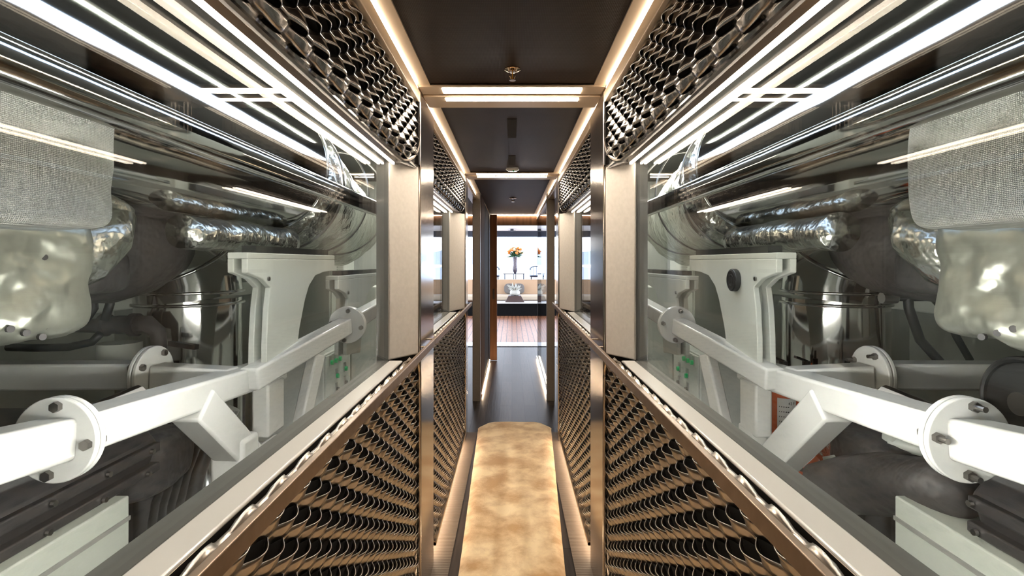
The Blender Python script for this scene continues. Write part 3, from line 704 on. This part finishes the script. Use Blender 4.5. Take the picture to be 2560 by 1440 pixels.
    q=MB(); q.box((s*2.0,.4,-.5),(s*2.75,2.25,CZ-.75)); q.box((s*2.33,2.3,-.5),(s*2.75,4.5,CZ-.95)); obj('block',q,'cover',E,bevel=.03)
    q=MB(); q.blob(V(1.75,2.36,-.92),(.20,.22,.14),10,4,.012,6); obj('coupling_boot',q,'lag',E,smooth=True)
    q=MB(); q.tube([V(1.66,2.0,-.60),V(1.64,2.25,-.58)],.04,12); q.box((s*1.54,2.02,CZ-.70),(s*1.72,2.22,CZ-.64)); obj('fitting',q,'bolt',E)
    tk=thing('day_tank','pale green-grey flat tank panel below the dark engine cover on the %s'%side,'tank',V(1.6,1.0,-2.1))
    q=MB(); q.box((s*1.42,-.4,-.5),(s*1.9,1.90,CZ-.865)); obj('tank_body',q,'tank',tk,bevel=.006)
    q=MB(); q.box((s*1.415,-.4,CZ-.955),(s*1.42,1.9,CZ-.94)); obj('seam',q,'efloor',tk)
    q=MB(); q.box((s*1.02,-.8,CZ-1.16),(s*1.10,2.6,CZ-.99)); q.box((s*1.10,-.8,CZ-1.16),(s*1.20,2.6,CZ-1.14))
    ch=obj('floor_channel',q,'cover',label='dark steel channel along the floor just outside the %s window'%side,cat='beam',bevel=.006)
    # background pipework
    for i,(u,z,r,c) in enumerate(((2.7,.75,.09,'white2'),(2.55,.98,.06,'bolt'),(2.75,1.0,.11,'foil'))):
        q=MB(); q.tube([V(u,-.8,z),V(u,3,z),V(u,7.0,z)],r,20); obj('service_pipe',q,c,label=('white','thin steel','foil wrapped')[i]+' service pipe high along the outer wall on the %s'%side,cat='pipe',smooth='auto')
    if s<0:
        # hoses
        for k in range(5):
            x0=432+13*k; q=MB()
            q.tube([P(500+14*k,1040+6*k,Y=2.76),P(462+16*k,1100,Y=2.70),P(425+18*k,1180,Y=2.66),P(398+20*k,1260,Y=2.62),P(385+22*k,1340,Y=2.62),P(385+24*k,1420,Y=2.62)],.036,14)
            h=obj('hose',q,'rubber',label='thick black hose, %s of the bundle hanging behind the left window'%('leftmost','second from left','middle one','second from right','rightmost')[k],cat='hose',group=None,smooth=True)
            q=MB(); a=P(500+14*k,1040+6*k,Y=2.76); q.cyl(a,a+Vector((.04,.02,.09)),.043,12); obj('hose_clamp',q,'silver',h)
        # filter with valve
        f=thing('fuel_filter','dark valve with white filter bowl and lever behind the left window','filter',P(300,900,Y=2.74))
        q=MB(); c=P(300,870,Y=2.74); q.lathe(c+Vector((0,0,-.1)),[(.001,-.06),(.08,-.05),(.10,0),(.10,.13),(.001,.13)],28); obj('filter_bowl',q,'white2',f,smooth='auto')
        q=MB(); q.tube([P(140,815,Y=2.68),P(220,815,Y=2.70),P(300,812,Y=2.74),P(370,812,Y=2.74),P(395,830,Y=2.74),P(400,880,Y=2.74)],[.03,.035,.05,.05,.04,.035],18); q.cyl(P(258,812,Y=2.72),P(268,812,Y=2.72),.062,18); q.cyl(P(330,812,Y=2.74),P(345,812,Y=2.74),.062,18); obj('valve_body',q,'lag',f,smooth='auto')
        q=MB(); q.bar(P(425,858,Y=2.72),P(492,868,Y=2.70),.03,.025); obj('lever',q,'rubber',f)
        for k,(pts,l) in enumerate((([(273,705),(275,760),(262,800)],'short upright black hose above the left filter'),([(232,740),(235,770),(215,800),(160,830),(60,845)],'curved black hose left of the filter behind the left window'),([(250,835),(230,855),(170,868),(90,870),(20,868)],'low black hose sweeping left under the blanket'))):
            q=MB(); q.tube([P(a,b2,Y=2.58+.03*k) for a,b2 in pts],.020,12); obj('hose',q,'rubber',label=l,cat='hose',smooth=True)
    else:
        m=lambda px:2560-px
        for k,(pts,l) in enumerate((([(2266,700),(2272,770),(2300,850),(2345,900),(2370,930)],'left of the two curved black hoses behind the right window'),([(2240,745),(2330,745),(2365,780),(2390,840),(2425,900)],'right of the two curved black hoses behind the right window'))):
            pp=[P(m(a),b2,Y=2.8) for a,b2 in pts]
            q=MB(); q.tube(pp,.024 if k==0 else .018,12); h=obj('hose',q,'rubber',label=l,cat='hose',smooth=True)
            q=MB(); q.cyl(pp[0],pp[0]+(Vector((0,0,.06)) if k==0 else Vector((-.08,0,0))),.03,12); obj('hose_clamp',q,'silver',h)
        # fire extinguishers
        for k,px in enumerate((m(1958),m(2016))):
            c=P(px,1215,Y=2.95); ex=thing('fire_extinguisher',('left','right')[k]+' orange-red fire extinguisher with a white label behind the white brace','fire extinguisher',c)
            Rr=.066
            q=MB(); q.lathe(c,[(.001,0),(Rr*.8,0),(Rr,.03),(Rr,.57),(Rr*.8,.63),(.03,.67),(.001,.68)],32); obj('cylinder',q,'orange',ex,smooth='auto')
            q=MB(); q.cyl(c+Vector((0,0,.67)),c+Vector((0,0,.72)),.022,14); q.bar(c+Vector((0,0,.72)),c+Vector((-.08,-.03,.75)),.02,.012); obj('valve_handle',q,'rubber',ex)
            q=MB(); vs=[];fs=[]
            for i in range(13):
                a=-PI/2-.95+1.7*i/12
                for z in (.26,.52): vs.append(c+Vector(((Rr+.0015)*math.cos(a),(Rr+.0015)*math.sin(a),z)))
            for i in range(12): fs.append((2*i,2*i+2,2*i+3,2*i+1))
            q.add(vs,fs); lb=obj('label_sheet',q,'label',ex)
            q=MB(); 
            for z in (.10,): q.lathe(c+Vector((0,0,z)),[(Rr+.001,0),(Rr+.003,.002),(Rr+.003,.02),(Rr+.001,.022)],32)
            obj('strap',q,'lag',ex,smooth='auto')
            def tx(s_,size,dx,z):
                cu=bpy.data.curves.new('t','FONT'); cu.body=s_; cu.size=size; cu.align_x='CENTER'; cu.extrude=.0003
                o=bpy.data.objects.new('t',cu); me=bpy.data.meshes.new_from_object(o); bpy.data.objects.remove(o)
                q=MB(); ang=math.atan2(dx,1)
                vs=[]
                for v in me.vertices:
                    a=-PI/2+(dx+v.co.x)/Rr; vs.append((c.x+(Rr+.003+v.co.z)*math.cos(a),c.y+(Rr+.003+v.co.z)*math.sin(a),c.z+z+v.co.y))
                q.add(vs,[tuple(p.vertices) for p in me.polygons]); obj('label_text',q,'ink',lb)
            if k==0: tx('43 F',.022,.012,.485)
            for r_ in range(7):
                q=MB(); a0=-PI/2-.8; 
                for w in range(5):
                    a=a0+w*.16; q.box(Vector((c.x+(Rr+.002)*math.cos(a),c.y+(Rr+.002)*math.sin(a)-.001,c.z+.47-.028*r_)),Vector((c.x+(Rr+.002)*math.cos(a)+.008,c.y+(Rr+.002)*math.sin(a)-.002,c.z+.475-.028*r_)))
                if r_<6: obj('label_text',q,'ink',lb)
            if k==0:
                q=MB(); cc=c+Vector((.012,-Rr-.003,.42))
                for rr in (.018,.008): q.tube([cc+Vector((rr*math.cos(a),0,rr*math.sin(a))) for a in [2*PI*i/24 for i in range(24)]],.0025,6,closed=True)
                obj('ring_symbol',q,'ink',lb)
        # quilt and foil low
        q=MB(); q.tube([P(m(2040),1215,Y=2.4),P(m(2120),1212,Y=2.3),P(m(2210),1212,Y=2.15),P(m(2300),1218,Y=1.95),P(m(2400),1222,Y=1.74)],[.10,.125,.125,.105,.09],30,disp=lambda p:.02*noise.noise(p*7)); obj('fabric_duct',q,'lag',label='saggy dark grey fabric duct low behind the right window',cat='duct',smooth=True)
        q=MB(); q.blob(P(m(2125),1090,Y=2.75),(.17,.16,.20),16,4,.05,6,3); fo=obj('foil_pad',q,'foil',label='crinkled dark foil pad under the white beam behind the right window',cat='insulation',smooth=True)
        q=MB(); q.tube([P(m(2060),1150,Y=2.5),P(m(2110),1142,Y=2.45),P(m(2150),1140,Y=2.4),P(m(2205),1140,Y=2.35)],.016,10); q.tube([P(m(2225),1105,Y=2.25),P(m(2310),1125,Y=2.15)],.03,10); q.blob(P(m(2235),1105,Y=2.25),(.035,.035,.045),4,6)
        obj('pipe_fitting',q,'white2',label='small white pipe and fitting beside the right near flange',cat='pipe',smooth='auto')
        # pulley
        c=P(m(2560),1010,Y=1.75); w=thing('pulley_wheel','black ribbed pulley wheel at the outer right behind the flange','wheel',c)
        q=MB()
        for k in range(6): q.tube([c+Vector((.02*k,.15*math.cos(a),.15*math.sin(a))) for a in [2*PI*i/40 for i in range(40)]],.012,8,closed=True)
        q.cyl(c,c+Vector((.12,0,0)),.145,40); obj('rim',q,'rubber',w,smooth='auto')
        q=MB(); q.cyl(c+Vector((-.02,0,0)),c+Vector((.14,0,0)),.04,20); obj('hub',q,'bolt',w,smooth='auto')
engine_room(-1); engine_room(1)

# ------------------------------------------------------------------ world, camera, view
w=bpy.data.worlds.new('sky'); bpy.context.scene.world=w; w.use_nodes=True
nt=w.node_tree; bg=nt.nodes['Background']; tc=nt.nodes.new('ShaderNodeTexCoord'); sp=nt.nodes.new('ShaderNodeSeparateXYZ'); rp=nt.nodes.new('ShaderNodeValToRGB')
rp.color_ramp.elements[0].position=.0; rp.color_ramp.elements[0].color=(.93,.96,1,1); rp.color_ramp.elements[1].position=.5; rp.color_ramp.elements[1].color=(.50,.68,1,1)
nt.links.new(tc.outputs['Generated'],sp.inputs[0]); nt.links.new(sp.outputs['Z'],rp.inputs['Fac']); nt.links.new(rp.outputs[0],bg.inputs['Color'])
bg.inputs['Strength'].default_value=5.5
cam=bpy.data.cameras.new('camera'); co=bpy.data.objects.new('camera',cam); C.objects.link(co)
co.location=(0,0,CZ); co.rotation_euler=(PI/2,0,0)
cam.sensor_width=36; cam.lens=18; cam.shift_y=-65/2560; cam.clip_start=.02; cam.clip_end=3000
sc=bpy.context.scene; sc.camera=co
sc.view_settings.view_transform='Standard'; sc.view_settings.look='None'; sc.view_settings.gamma=1; sc.view_settings.exposure=0.15
sc.cycles.max_bounces=8; sc.cycles.diffuse_bounces=3; sc.cycles.glossy_bounces=4; sc.cycles.transparent_max_bounces=12; sc.cycles.sample_clamp_indirect=6
sc.cycles.use_denoising=True; sc.cycles.caustics_reflective=True
